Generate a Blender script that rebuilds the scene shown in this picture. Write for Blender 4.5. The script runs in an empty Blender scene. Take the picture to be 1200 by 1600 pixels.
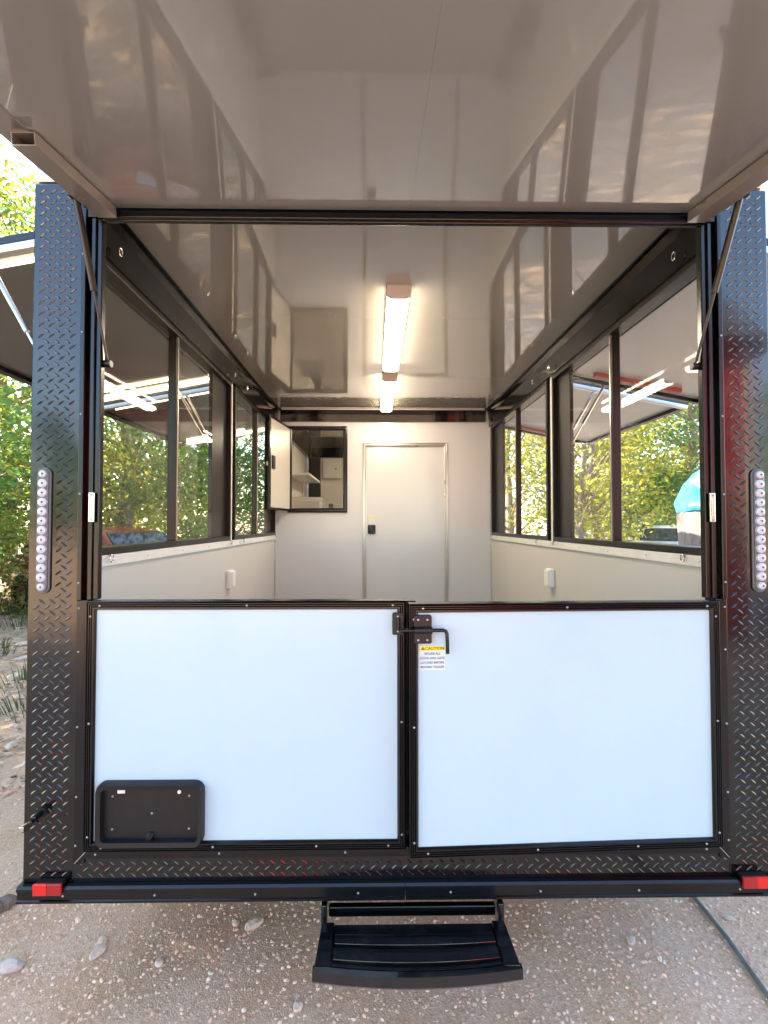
import bpy, math, random
from mathutils import Vector, Matrix
R = math.radians
random.seed(7)
sc = bpy.context.scene
col = sc.collection

# ------------------------------------------------------------------ camera, sky, sun, exposure
cam = bpy.data.cameras.new('camera')
cam.sensor_width = 36; cam.lens = 750/1600*36; cam.shift_x = 6/1600
cam.clip_start = 0.02; cam.clip_end = 2000
co = bpy.data.objects.new('camera', cam); col.objects.link(co)
co.location = (-0.105, -1.64, 1.63)
co.rotation_euler = (R(90)+math.atan(18/750), 0, -math.atan(10/750))
sc.camera = co
SUN_EL, SUN_AZ = R(32), R(288)          # azimuth clockwise from +Y: from ahead on the left
world = bpy.data.worlds.new('World'); sc.world = world; world.use_nodes = True
wn = world.node_tree.nodes; bg = wn['Background']
sky = wn.new('ShaderNodeTexSky'); sky.sky_type = 'NISHITA'; sky.sun_disc = False
sky.sun_elevation = SUN_EL; sky.sun_rotation = SUN_AZ; sky.dust_density = 1.2; sky.air_density = 1.0
world.node_tree.links.new(sky.outputs[0], bg.inputs[0]); bg.inputs[1].default_value = 0.15
sl = bpy.data.lights.new('sun', 'SUN'); sl.energy = 5.0; sl.angle = R(0.6); sl.color = (1.0, 0.86, 0.66)
so = bpy.data.objects.new('sun', sl); col.objects.link(so)
sd = Vector((math.sin(SUN_AZ)*math.cos(SUN_EL), math.cos(SUN_AZ)*math.cos(SUN_EL), math.sin(SUN_EL)))
so.rotation_euler = sd.to_track_quat('Z', 'Y').to_euler(); so.location = (-20, -15, 30)
sc.view_settings.view_transform = 'Standard'; sc.view_settings.look = 'None'
sc.view_settings.exposure = 2.8; sc.view_settings.gamma = 1.0
sc.render.engine = 'CYCLES'; sc.cycles.use_denoising = True
sc.cycles.max_bounces = 10; sc.cycles.transparent_max_bounces = 24; sc.cycles.diffuse_bounces = 5
sc.cycles.sample_clamp_indirect = 8

# ------------------------------------------------------------------ materials
MATS = {}
def mat(name, color, rough=0.5, metal=0.0, var=0.0, vscale=8.0, bump=0.0, bscale=40.0, emit=None, estr=0.0,
        spec=0.5, coat=0.0, cior=1.5, rvar=0.0, dirt=None, dscale=3.0, bdist=0.01, stretch=None):
    m = bpy.data.materials.new(name); m.use_nodes = True
    nt = m.node_tree; N = nt.nodes; L = nt.links; p = N['Principled BSDF']
    p.inputs['Base Color'].default_value = (*color, 1); p.inputs['Roughness'].default_value = rough
    p.inputs['Metallic'].default_value = metal; p.inputs['Specular IOR Level'].default_value = spec
    p.inputs['Coat Weight'].default_value = coat; p.inputs['Coat IOR'].default_value = cior; p.inputs['Coat Roughness'].default_value = 0.025
    tc = N.new('ShaderNodeTexCoord'); src = tc.outputs['Object']
    if stretch:
        mp = N.new('ShaderNodeMapping'); mp.inputs['Scale'].default_value = stretch
        L.new(src, mp.inputs[0]); src = mp.outputs[0]
    cur = None
    if var > 0:
        n = N.new('ShaderNodeTexNoise'); n.inputs['Scale'].default_value = vscale; n.inputs['Detail'].default_value = 6
        L.new(src, n.inputs['Vector'])
        r = N.new('ShaderNodeValToRGB')
        r.color_ramp.elements[0].position = 0.3; r.color_ramp.elements[1].position = 0.7
        r.color_ramp.elements[0].color = (*[c*(1-var) for c in color], 1)
        r.color_ramp.elements[1].color = (*[min(1, c*(1+var)) for c in color], 1)
        L.new(n.outputs[0], r.inputs[0]); cur = r.outputs[0]
    if dirt:
        n = N.new('ShaderNodeTexNoise'); n.inputs['Scale'].default_value = dscale; n.inputs['Detail'].default_value = 8
        n.inputs['Roughness'].default_value = 0.7
        L.new(src, n.inputs['Vector'])
        r = N.new('ShaderNodeValToRGB'); r.color_ramp.elements[0].position = 0.5; r.color_ramp.elements[1].position = 0.78
        r.color_ramp.elements[1].color = (0.8, 0.8, 0.8, 1)
        L.new(n.outputs[0], r.inputs[0])
        mx = N.new('ShaderNodeMix'); mx.data_type = 'RGBA'
        L.new(r.outputs[0], mx.inputs[0])
        if cur: L.new(cur, mx.inputs[6])
        else: mx.inputs[6].default_value = (*color, 1)
        mx.inputs[7].default_value = (*dirt, 1); cur = mx.outputs[2]
    if cur: L.new(cur, p.inputs['Base Color'])
    if rvar > 0:
        n = N.new('ShaderNodeTexNoise'); n.inputs['Scale'].default_value = 5; n.inputs['Detail'].default_value = 7
        L.new(src, n.inputs['Vector'])
        mr = N.new('ShaderNodeMapRange'); mr.inputs[3].default_value = max(0.02, rough-rvar); mr.inputs[4].default_value = rough+rvar
        L.new(n.outputs[0], mr.inputs[0]); L.new(mr.outputs[0], p.inputs['Roughness'])
    if bump > 0:
        n = N.new('ShaderNodeTexNoise'); n.inputs['Scale'].default_value = bscale; n.inputs['Detail'].default_value = 4
        L.new(src, n.inputs['Vector'])
        b = N.new('ShaderNodeBump'); b.inputs['Strength'].default_value = bump; b.inputs['Distance'].default_value = bdist
        L.new(n.outputs[0], b.inputs['Height']); L.new(b.outputs[0], p.inputs['Normal'])
    if emit:
        p.inputs['Emission Color'].default_value = (*emit, 1); p.inputs['Emission Strength'].default_value = estr
    MATS[name] = m
    return m

def glass(name, tint, refl=1.0):
    m = bpy.data.materials.new(name); m.use_nodes = True
    nt = m.node_tree; N = nt.nodes; L = nt.links
    for n in list(N):
        if n.type == 'BSDF_PRINCIPLED': N.remove(n)
    out = [n for n in N if n.type == 'OUTPUT_MATERIAL'][0]
    t = N.new('ShaderNodeBsdfTransparent'); t.inputs[0].default_value = (*tint, 1)
    g = N.new('ShaderNodeBsdfGlossy'); g.inputs['Roughness'].default_value = 0.01; g.inputs[0].default_value = (refl, refl, refl, 1)
    lw = N.new('ShaderNodeLayerWeight'); pw = N.new('ShaderNodeMath'); pw.operation = 'POWER'; pw.inputs[1].default_value = 5.0
    L.new(lw.outputs['Facing'], pw.inputs[0]); f = N.new('ShaderNodeMath'); f.operation = 'MULTIPLY_ADD'; f.inputs[1].default_value = 0.35; f.inputs[2].default_value = 0.014; L.new(pw.outputs[0], f.inputs[0])
    mx = N.new('ShaderNodeMixShader'); L.new(f.outputs[0], mx.inputs[0]); L.new(t.outputs[0], mx.inputs[1]); L.new(g.outputs[0], mx.inputs[2])
    L.new(mx.outputs[0], out.inputs[0]); MATS[name] = m
    return m

def leafmat(name, c1, c2, c3, trans=0.5):
    m = bpy.data.materials.new(name); m.use_nodes = True
    nt = m.node_tree; N = nt.nodes; L = nt.links
    out = [n for n in N if n.type == 'OUTPUT_MATERIAL'][0]
    p = N['Principled BSDF']; p.inputs['Roughness'].default_value = 0.45
    tc = N.new('ShaderNodeTexCoord'); n1 = N.new('ShaderNodeTexNoise'); n1.inputs['Scale'].default_value = 1.3; n1.inputs['Detail'].default_value = 8
    n1.inputs['Roughness'].default_value = 0.8
    L.new(tc.outputs['Object'], n1.inputs['Vector'])
    r = N.new('ShaderNodeValToRGB'); e = r.color_ramp.elements
    e[0].position = 0.32; e[0].color = (*c1, 1); e[1].position = 0.68; e[1].color = (*c3, 1)
    k = e.new(0.5); k.color = (*c2, 1)
    L.new(n1.outputs[0], r.inputs[0]); L.new(r.outputs[0], p.inputs['Base Color'])
    tr = N.new('ShaderNodeBsdfTranslucent'); L.new(r.outputs[0], tr.inputs[0])
    mx = N.new('ShaderNodeMixShader'); mx.inputs[0].default_value = trans
    L.new(p.outputs[0], mx.inputs[1]); L.new(tr.outputs[0], mx.inputs[2]); L.new(mx.outputs[0], out.inputs[0])
    MATS[name] = m
    return m

mat('black_plate', (0.0018, 0.0017, 0.002), 0.11, rvar=0.06, bump=0.12, bscale=5, bdist=0.012, spec=0.6, coat=0.3, dirt=(0.005, 0.0047, 0.0045), dscale=5)
mat('black_trim', (0.002, 0.002, 0.0027), 0.22, rvar=0.08, dirt=(0.006, 0.006, 0.0063), dscale=14)
mat('black_gloss', (0.0015, 0.0015, 0.0017), 0.1, spec=0.35, bump=0.25, bscale=2.2, bdist=0.02)
mat('black_plastic', (0.0035, 0.0035, 0.0045), 0.42, var=0.25, vscale=60, bump=0.25, bscale=350, bdist=0.001, dirt=(0.010, 0.0098, 0.0095), dscale=12)
mat('step_enamel', (0.004, 0.0045, 0.006), 0.16, coat=0.6, rvar=0.1, dirt=(0.022, 0.022, 0.022), dscale=11, bump=0.1, bscale=30, bdist=0.003)
mat('bronze', (0.011, 0.009, 0.0075), 0.3, spec=0.35, rvar=0.06)
mat('white_panel', (0.435, 0.575, 0.625), 0.18, rvar=0.08, dirt=(0.405, 0.535, 0.585), dscale=1.5, bump=0.12, bscale=1.3, bdist=0.01, var=0.012, vscale=2)
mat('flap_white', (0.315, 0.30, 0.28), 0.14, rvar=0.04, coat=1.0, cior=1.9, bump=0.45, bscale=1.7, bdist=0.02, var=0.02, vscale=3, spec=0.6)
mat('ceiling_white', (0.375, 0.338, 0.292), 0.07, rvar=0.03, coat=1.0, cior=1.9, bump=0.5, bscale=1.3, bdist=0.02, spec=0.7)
mat('wall_white', (0.555, 0.565, 0.60), 0.16, rvar=0.05, bump=0.06, bscale=1.8, bdist=0.01, var=0.015, vscale=3)
mat('wall_cream', (0.55, 0.52, 0.475), 0.32, rvar=0.06, bump=0.05, bscale=2, bdist=0.01)
mat('sill_white', (0.7, 0.68, 0.63), 0.35, var=0.05, vscale=20)
mat('aluminium', (0.62, 0.61, 0.59), 0.3, metal=0.85, rvar=0.1)
mat('flap_edge', (0.42, 0.39, 0.36), 0.3, metal=0.6, rvar=0.1)
mat('chrome', (0.75, 0.75, 0.75), 0.15, metal=1.0)
mat('screw_metal', (0.40, 0.40, 0.41), 0.35, metal=0.9)
mat('awning_light', (0.55, 0.54, 0.52), 0.22, rvar=0.05, bump=0.1, bscale=2, bdist=0.01)
mat('awning_shaded', (0.10, 0.095, 0.088), 0.2, rvar=0.05, bump=0.1, bscale=2, bdist=0.01)  # shade of the white left undersides put into the colour
mat('strut_black', (0.004, 0.004, 0.004), 0.3)
mat('strut_rod', (0.55, 0.55, 0.55), 0.2, metal=1.0)
mat('lamp_body', (0.75, 0.66, 0.6), 0.4)
mat('lamp_glow', (1, 0.9, 0.75), 0.4, emit=(1.0, 0.84, 0.62), estr=8.0)
mat('bar_glow', (1, 0.95, 0.85), 0.4, emit=(1.0, 0.84, 0.58), estr=1.5)  # emissive bars added for the bright lines under the left awnings
mat('bar_red', (0.33, 0.05, 0.035), 0.35)  # red bars added for the reddish streaks under the right awnings
mat('led_lens', (0.46, 0.48, 0.53), 0.12, rvar=0.05, spec=0.8)
mat('led_core', (0.16, 0.15, 0.18), 0.2, metal=0.6)
mat('led_base', (0.10, 0.105, 0.115), 0.18)
mat('red_lens', (0.62, 0.012, 0.01), 0.15, spec=0.7)
mat('red_lens_dark', (0.32, 0.008, 0.01), 0.2, spec=0.7)
mat('white_plastic', (0.78, 0.76, 0.72), 0.35)
mat('sticker_white', (0.56, 0.64, 0.66), 0.5)
mat('sticker_yellow', (0.85, 0.72, 0.02), 0.5)
mat('sticker_ink', (0.10, 0.11, 0.16), 0.6)
mat('ink_black', (0.02, 0.02, 0.02), 0.6)
mat('door_black', (0.015, 0.015, 0.016), 0.35)
mat('panel_grey', (0.55, 0.54, 0.48), 0.4)
mat('floor_vinyl', (0.16, 0.15, 0.14), 0.35, var=0.2, vscale=12)
mat('tyre', (0.02, 0.02, 0.02), 0.8)
mat('under_steel', (0.02, 0.02, 0.02), 0.6)
mat('cable_rubber', (0.10, 0.11, 0.105), 0.6, var=0.2, vscale=30)
glass('pane_clear', (0.97, 0.97, 0.96)); glass('pane_tint', (0.93, 0.92, 0.87))
mat('bark', (0.20, 0.165, 0.13), 0.9, var=0.4, vscale=5, bump=0.9, bscale=9, bdist=0.05, stretch=(3, 3, 0.7))
mat('bark_pale', (0.36, 0.31, 0.25), 0.9, var=0.3, vscale=6, bump=0.9, bscale=12, bdist=0.04, stretch=(4, 4, 0.8))
mat('stump_bark', (0.21, 0.19, 0.17), 0.9, var=0.35, vscale=9, bump=0.8, bscale=9, bdist=0.03, stretch=(3, 3, 0.8))
mat('tarp_blue', (0.035, 0.19, 0.40), 0.28, bump=0.9, bscale=9, bdist=0.03, var=0.08, vscale=6)
leafmat('leaf_green', (0.07, 0.16, 0.04), (0.16, 0.30, 0.06), (0.36, 0.43, 0.07))
leafmat('leaf_deep', (0.045, 0.11, 0.035), (0.09, 0.20, 0.05), (0.19, 0.29, 0.065))
leafmat('leaf_gold', (0.10, 0.16, 0.03), (0.27, 0.29, 0.04), (0.48, 0.42, 0.05))
mat('grass', (0.07, 0.12, 0.03), 0.7, var=0.4, vscale=3)
mat('litter', (0.24, 0.17, 0.11), 0.8, var=0.5, vscale=20)
mat('peb_a', (0.74, 0.54, 0.38), 0.8, var=0.25, vscale=30); mat('peb_b', (0.60, 0.42, 0.29), 0.8, var=0.25, vscale=30)
mat('peb_c', (0.80, 0.65, 0.50), 0.8, var=0.2, vscale=30); mat('peb_d', (0.62, 0.40, 0.27), 0.8, var=0.25, vscale=30)
mat('rock_pale', (0.60, 0.49, 0.38), 0.85, var=0.25, vscale=18, bump=0.6, bscale=40, bdist=0.01)
mat('rock_rusty', (0.52, 0.45, 0.40), 0.85, var=0.25, vscale=18, bump=0.6, bscale=40, bdist=0.01, dirt=(0.24, 0.09, 0.05), dscale=14)
mat('car_red', (0.25, 0.015, 0.015), 0.22, coat=0.6); mat('car_white', (0.78, 0.79, 0.8), 0.22, coat=0.6)
mat('car_glass', (0.02, 0.025, 0.03), 0.05); mat('rim', (0.5, 0.5, 0.5), 0.3, metal=0.8)
mat('house_wall', (0.50, 0.58, 0.66), 0.7, var=0.05, vscale=4); mat('house_roof', (0.25, 0.25, 0.27), 0.8, var=0.2, vscale=10)
mat('barn_red', (0.55, 0.03, 0.03), 0.6, var=0.2, vscale=4)

# ground: sandy gravel near, dry litter further
gm = bpy.data.materials.new('gravel_ground'); gm.use_nodes = True
def ground_nodes():
    N = gm.node_tree.nodes; L = gm.node_tree.links; p = N['Principled BSDF']; p.inputs['Roughness'].default_value = 0.9
    tc = N.new('ShaderNodeTexCoord')
    def noise(s, d=8, rr=0.65):
        n = N.new('ShaderNodeTexNoise'); n.inputs['Scale'].default_value = s; n.inputs['Detail'].default_value = d; n.inputs['Roughness'].default_value = rr
        L.new(tc.outputs['Object'], n.inputs['Vector']); return n
    a = noise(55); r = N.new('ShaderNodeValToRGB'); e = r.color_ramp.elements
    e[0].position = 0.3; e[0].color = (0.48, 0.315, 0.20, 1); e[1].position = 0.72; e[1].color = (0.78, 0.575, 0.40, 1)
    L.new(a.outputs[0], r.inputs[0])
    b = noise(2.2); r2 = N.new('ShaderNodeValToRGB'); r2.color_ramp.elements[0].position = 0.42; r2.color_ramp.elements[1].position = 0.66
    L.new(b.outputs[0], r2.inputs[0])
    mx = N.new('ShaderNodeMix'); mx.data_type = 'RGBA'; mx.blend_type = 'MULTIPLY'
    L.new(r2.outputs[0], mx.inputs[0]); L.new(r.outputs[0], mx.inputs[6]); mx.inputs[7].default_value = (0.86, 0.78, 0.64, 1)
    L.new(mx.outputs[2], p.inputs['Base Color'])
    v = N.new('ShaderNodeTexVoronoi'); v.inputs['Scale'].default_value = 160; L.new(tc.outputs['Object'], v.inputs['Vector'])
    c = noise(30); ad = N.new('ShaderNodeMath'); ad.operation = 'SUBTRACT'; L.new(c.outputs[0], ad.inputs[0]); L.new(v.outputs['Distance'], ad.inputs[1])
    bp = N.new('ShaderNodeBump'); bp.inputs['Strength'].default_value = 0.35; bp.inputs['Distance'].default_value = 0.006
    L.new(ad.outputs[0], bp.inputs['Height']); L.new(bp.outputs[0], p.inputs['Normal'])
ground_nodes(); MATS['gravel_ground'] = gm

# ------------------------------------------------------------------ mesh helpers
class MB:
    def __init__(s): s.v = []; s.f = []; s.mi = []; s.cur = 0
    def add(s, vs, fs):
        b = len(s.v); s.v += [tuple(p) for p in vs]
        for f in fs: s.f.append(tuple(i+b for i in f)); s.mi.append(s.cur)
        return s
    def box(s, x0, x1, y0, y1, z0, z1):
        return s.add([(x0,y0,z0),(x1,y0,z0),(x1,y1,z0),(x0,y1,z0),(x0,y0,z1),(x1,y0,z1),(x1,y1,z1),(x0,y1,z1)],
              [(0,3,2,1),(4,5,6,7),(0,1,5,4),(1,2,6,5),(2,3,7,6),(3,0,4,7)])
    def tube(s, pts, rad, n=12, cap=True):
        pts = [Vector(p) for p in pts]; k = len(pts)
        rads = rad if isinstance(rad, (list, tuple)) else [rad]*k
        rings = []; ref = None
        for i in range(k):
            d = (pts[min(i+1,k-1)]-pts[max(i-1,0)]).normalized()
            if ref is None: ref = Vector((0,0,1)) if abs(d.z) < .9 else Vector((1,0,0))
            a = ref - d*ref.dot(d); a.normalize(); ref = a; b = d.cross(a)
            rings.append([pts[i]+(a*math.cos(2*math.pi*j/n)+b*math.sin(2*math.pi*j/n))*rads[i] for j in range(n)])
        fs = []
        for i in range(k-1):
            for j in range(n): fs.append((i*n+j, i*n+(j+1)%n, (i+1)*n+(j+1)%n, (i+1)*n+j))
        if cap: fs.append(tuple(reversed(range(n)))); fs.append(tuple((k-1)*n+j for j in range(n)))
        return s.add([p for r in rings for p in r], fs)
    def prism(s, poly, y0, y1, axis='y'):
        """extrude a 2-D polygon (a,b): axis y -> (a,y,b); axis z -> (a,b,z); axis x -> (x,a,b)"""
        def P(a, b, t): return (a,t,b) if axis == 'y' else ((a,b,t) if axis == 'z' else (t,a,b))
        n = len(poly)
        return s.add([P(a,b,y0) for a,b in poly]+[P(a,b,y1) for a,b in poly],
                     [tuple(range(n)), tuple(reversed(range(n,2*n)))]+[(i+n,(i+1)%n+n,(i+1)%n,i) for i in range(n)])
    def rail(s, A, B, inn, out, w, prof):
        """a mitred trim bar from A to B: inn points to the inside of the frame, out is its proud side, prof [(u 0..1, h)]"""
        A = Vector(A); B = Vector(B); inn = Vector(inn); out = Vector(out); d = (B-A).normalized(); n = len(prof)
        va = [A+inn*(u*w)+d*(u*w)+out*h for u,h in prof]; vb = [B+inn*(u*w)-d*(u*w)+out*h for u,h in prof]
        return s.add(va+vb, [(i,i+1,n+i+1,n+i) for i in range(n-1)]+[(n-1,0,n,2*n-1), tuple(range(n)), tuple(reversed(range(n,2*n)))])
    def build(s, name, m, parent=None, loc=None, rot=None, bevel=0, smooth=False, kind=None):
        me = bpy.data.meshes.new(name); me.from_pydata(s.v, [], s.f)
        for k in (m if isinstance(m, (list, tuple)) else [m]): me.materials.append(MATS[k])
        if isinstance(m, (list, tuple)): me.polygons.foreach_set('material_index', s.mi)
        import bmesh
        bm = bmesh.new(); bm.from_mesh(me)
        if len(bm.faces) < 20000: bmesh.ops.recalc_face_normals(bm, faces=bm.faces)
        bm.to_mesh(me); bm.free()
        if smooth:
            me.polygons.foreach_set('use_smooth', [True]*len(me.polygons))
            try: me.set_sharp_from_angle(angle=R(40))
            except Exception: pass
        me.update()
        o = bpy.data.objects.new(name, me); col.objects.link(o)
        if parent: o.parent = parent
        if loc: o.location = loc
        if rot: o.rotation_euler = rot
        if bevel:
            b = o.modifiers.new('bevel', 'BEVEL'); b.width = bevel; b.segments = 2; b.limit_method = 'ANGLE'; b.angle_limit = R(40)
        if kind: o['kind'] = kind
        return o
def tag(o, label, cat, group=None):
    o['label'] = label; o['category'] = cat
    if group: o['group'] = group
    return o
def empty(name, loc=(0,0,0), rot=(0,0,0)):
    o = bpy.data.objects.new(name, None); col.objects.link(o); o.location = loc; o.rotation_euler = rot; o.empty_display_size = 0.2
    return o
def link_copy(src, parent, loc, rot=None):
    c = src.copy(); col.objects.link(c); c.parent = parent; c.location = loc
    if rot is not None: c.rotation_euler = rot
    return c
def rbox(x0, x1, z0, z1, r, n=5):
    pts = []
    for cx, cz, a0 in ((x1-r,z1-r,0),(x0+r,z1-r,90),(x0+r,z0+r,180),(x1-r,z0+r,270)):
        for i in range(n+1):
            a = R(a0+90*i/n); pts.append((cx+r*math.cos(a), cz+r*math.sin(a)))
    return pts
def text_mesh(body, size, name, m, parent, loc, rot, spacing=1.0, sx=1.0):
    cu = bpy.data.curves.new(name, 'FONT'); cu.body = body; cu.size = size; cu.align_x = 'CENTER'; cu.align_y = 'CENTER'
    cu.extrude = 0.0003; cu.space_character = spacing; cu.offset = size*.02
    t = bpy.data.objects.new(name, cu); col.objects.link(t); bpy.context.view_layer.update()
    me = bpy.data.meshes.new_from_object(t.evaluated_get(bpy.context.evaluated_depsgraph_get()))
    bpy.data.objects.remove(t); me.materials.clear(); me.materials.append(MATS[m])
    o = bpy.data.objects.new(name, me); col.objects.link(o); o.parent = parent; o.location = loc; o.rotation_euler = rot; o.scale = (sx,1,1)
    return o

# ------------------------------------------------------------------ ground
g = MB(); g.add([(-600,-600,0),(600,-600,0),(600,600,0),(-600,600,0)], [(0,1,2,3)])
gr = g.build('ground', 'gravel_ground'); gr['kind'] = 'structure'

def blob(rx, ry, rz, sub=1, jit=0.25, seed=0):
    import bmesh
    rnd = random.Random(seed); bm = bmesh.new(); bmesh.ops.create_icosphere(bm, subdivisions=sub, radius=1)
    vs = []
    for v in bm.verts:
        k = 1+rnd.uniform(-jit, jit); vs.append((v.co.x*rx*k, v.co.y*ry*k, v.co.z*rz*k))
    fs = [tuple(v.index for v in f.verts) for f in bm.faces]; bm.free()
    return vs, fs
protos = [blob(1, random.uniform(.6,1), random.uniform(.4,.7), 1, .2, i) for i in range(12)]
pb = MB(); rnd = random.Random(3)
def scatter(n, xr, yr, smin, smax):
    for _ in range(n):
        x = rnd.uniform(*xr); y = rnd.uniform(*yr)
        s = smin+(smax-smin)*rnd.random()**3; vs, fs = protos[rnd.randrange(12)]; a = rnd.uniform(0, 6.28); c, q = math.cos(a), math.sin(a)
        pb.cur = rnd.choice((0,0,1,1,2,3))
        pb.add([(x+(vx*c-vy*q)*s, y+(vx*q+vy*c)*s, vz*s+s*.12) for vx,vy,vz in vs], fs)
scatter(17000, (-1.75, 1.75), (-0.5, 0.75), 0.002, 0.0098)
scatter(2500, (-4.5, -1.3), (-0.2, 4.0), 0.005, 0.02)
pb.build('gravel', ['peb_a', 'peb_b', 'peb_c', 'peb_d'], kind='stuff')
gr2 = bpy.data.objects['gravel']; gr2['label'] = 'loose tan and pinkish gravel strewn over the ground'; gr2['category'] = 'gravel'

rocks = [((-1.43,.172),.05,.032,.03,'rock_rusty','rust stained white stone on the gravel left of the bumper end'),
         ((-1.15,.235),.042,.024,.016,'rock_pale','flat pale stone on the gravel under the plate holder'),
         ((-1.162,.285),.022,.02,.016,'rock_pale','small round pale stone touching a flat pale stone'),
         ((-.59,.353),.05,.026,.02,'rock_pale','long cream stone in the shade under the bumper'),
         ((-.665,.36),.02,.017,.014,'rock_pale','small white stone next to the long cream stone'),
         ((-.90,.19),.017,.026,.012,'rock_pale','narrow upright pale stone on open gravel'),
         ((-.36,.02),.024,.02,.012,'rock_pale','broad flat pale stone beside the folding step'),
         ((1.36,.36),.03,.014,.010,'rock_pale','pale angular stone on the gravel outside the cable'),
         ((.90,.26),.03,.018,.012,'rock_pale','pale chip of stone on gravel beside the cable'),
         ((-1.69,.455),.05,.075,.03,'bark','dark brown stone at the edge of the bare dirt')]
for i, (p, a, b, c, m, l) in enumerate(rocks):
    vs, fs = blob(a*.85, b*.85, c*.8, 2, .11, 50+i)
    q = MB(); q.add(vs, fs); o = q.build('stone', m, loc=(p[0], p[1], c*.45), rot=(0,0,i*1.3)); tag(o, l, 'stone', 'loose stones on the gravel')

# cable
cb = MB(); cb.tube([(1.02,3.2,.012),(1.10,2.2,.012),(1.2,1.4,.012),(1.262,.85,.012),(1.283,.46,.013),(1.272,.25,.016),(1.247,.03,.012),(1.20,-.3,.012),(1.15,-.9,.012),(1.3,-2,.012)], .0095, 10)
tag(cb.build('cable', 'cable_rubber', smooth=True), 'grey rubber cable running out from under the trailer across gravel', 'cable')

# ------------------------------------------------------------------ the trailer
T = empty('concession_trailer')
tag(T, 'black diamond plate concession trailer with raised rear flap and white half gates', 'trailer')
screw = MB(); screw.tube([(0,0,0),(0,-.002,0),(0,-.0034,0)], [.0036,.0036,.0016], 8)
screw_me = None
def screws(parent, pts, rot=None):
    global screw_me
    for p in pts:
        if screw_me is None:
            o = screw.build('screw', 'screw_metal', parent, p); screw_me = o.data
        else:
            o = bpy.data.objects.new('screw', screw_me); col.objects.link(o); o.parent = parent; o.location = p
        if rot: o.rotation_euler = rot

def treads(x0, x1, z0, z1, holes=()):
    m = MB(); px, pz = .0355, .0385; L, W, H = .029, .0068, .0016
    nx = int((x1-x0)/px); nz = int((z1-z0)/pz); ox = x0+((x1-x0)-(nx)*px)/2; oz = z0+((z1-z0)-nz*pz)/2
    for i in range(nx*2+1):
        for j in range(nz*2+1):
            if (i+j) % 2: continue
            cx = ox+i*px/2; cz = oz+j*pz/2
            a = R(-38) if i % 2 == 0 else R(38)
            if cx-.011 < x0 or cx+.011 > x1 or cz-.011 < z0 or cz+.011 > z1: continue
            if any(h[0] < cx < h[1] and h[2] < cz < h[3] for h in holes): continue
            ca, sa = math.cos(a), math.sin(a)
            pts = [(-L/2,0,0),(-L*.2,-W/2,0),(L*.2,-W/2,0),(L/2,0,0),(L*.2,W/2,0),(-L*.2,W/2,0),(-L*.28,0,H),(L*.28,0,H)]
            m.add([(cx+u*ca-w*sa, -h, cz+u*sa+w*ca) for u,w,h in pts], [(0,1,6),(1,2,7,6),(2,3,7),(3,4,7),(4,5,6,7),(5,0,6)])
    return m
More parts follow.
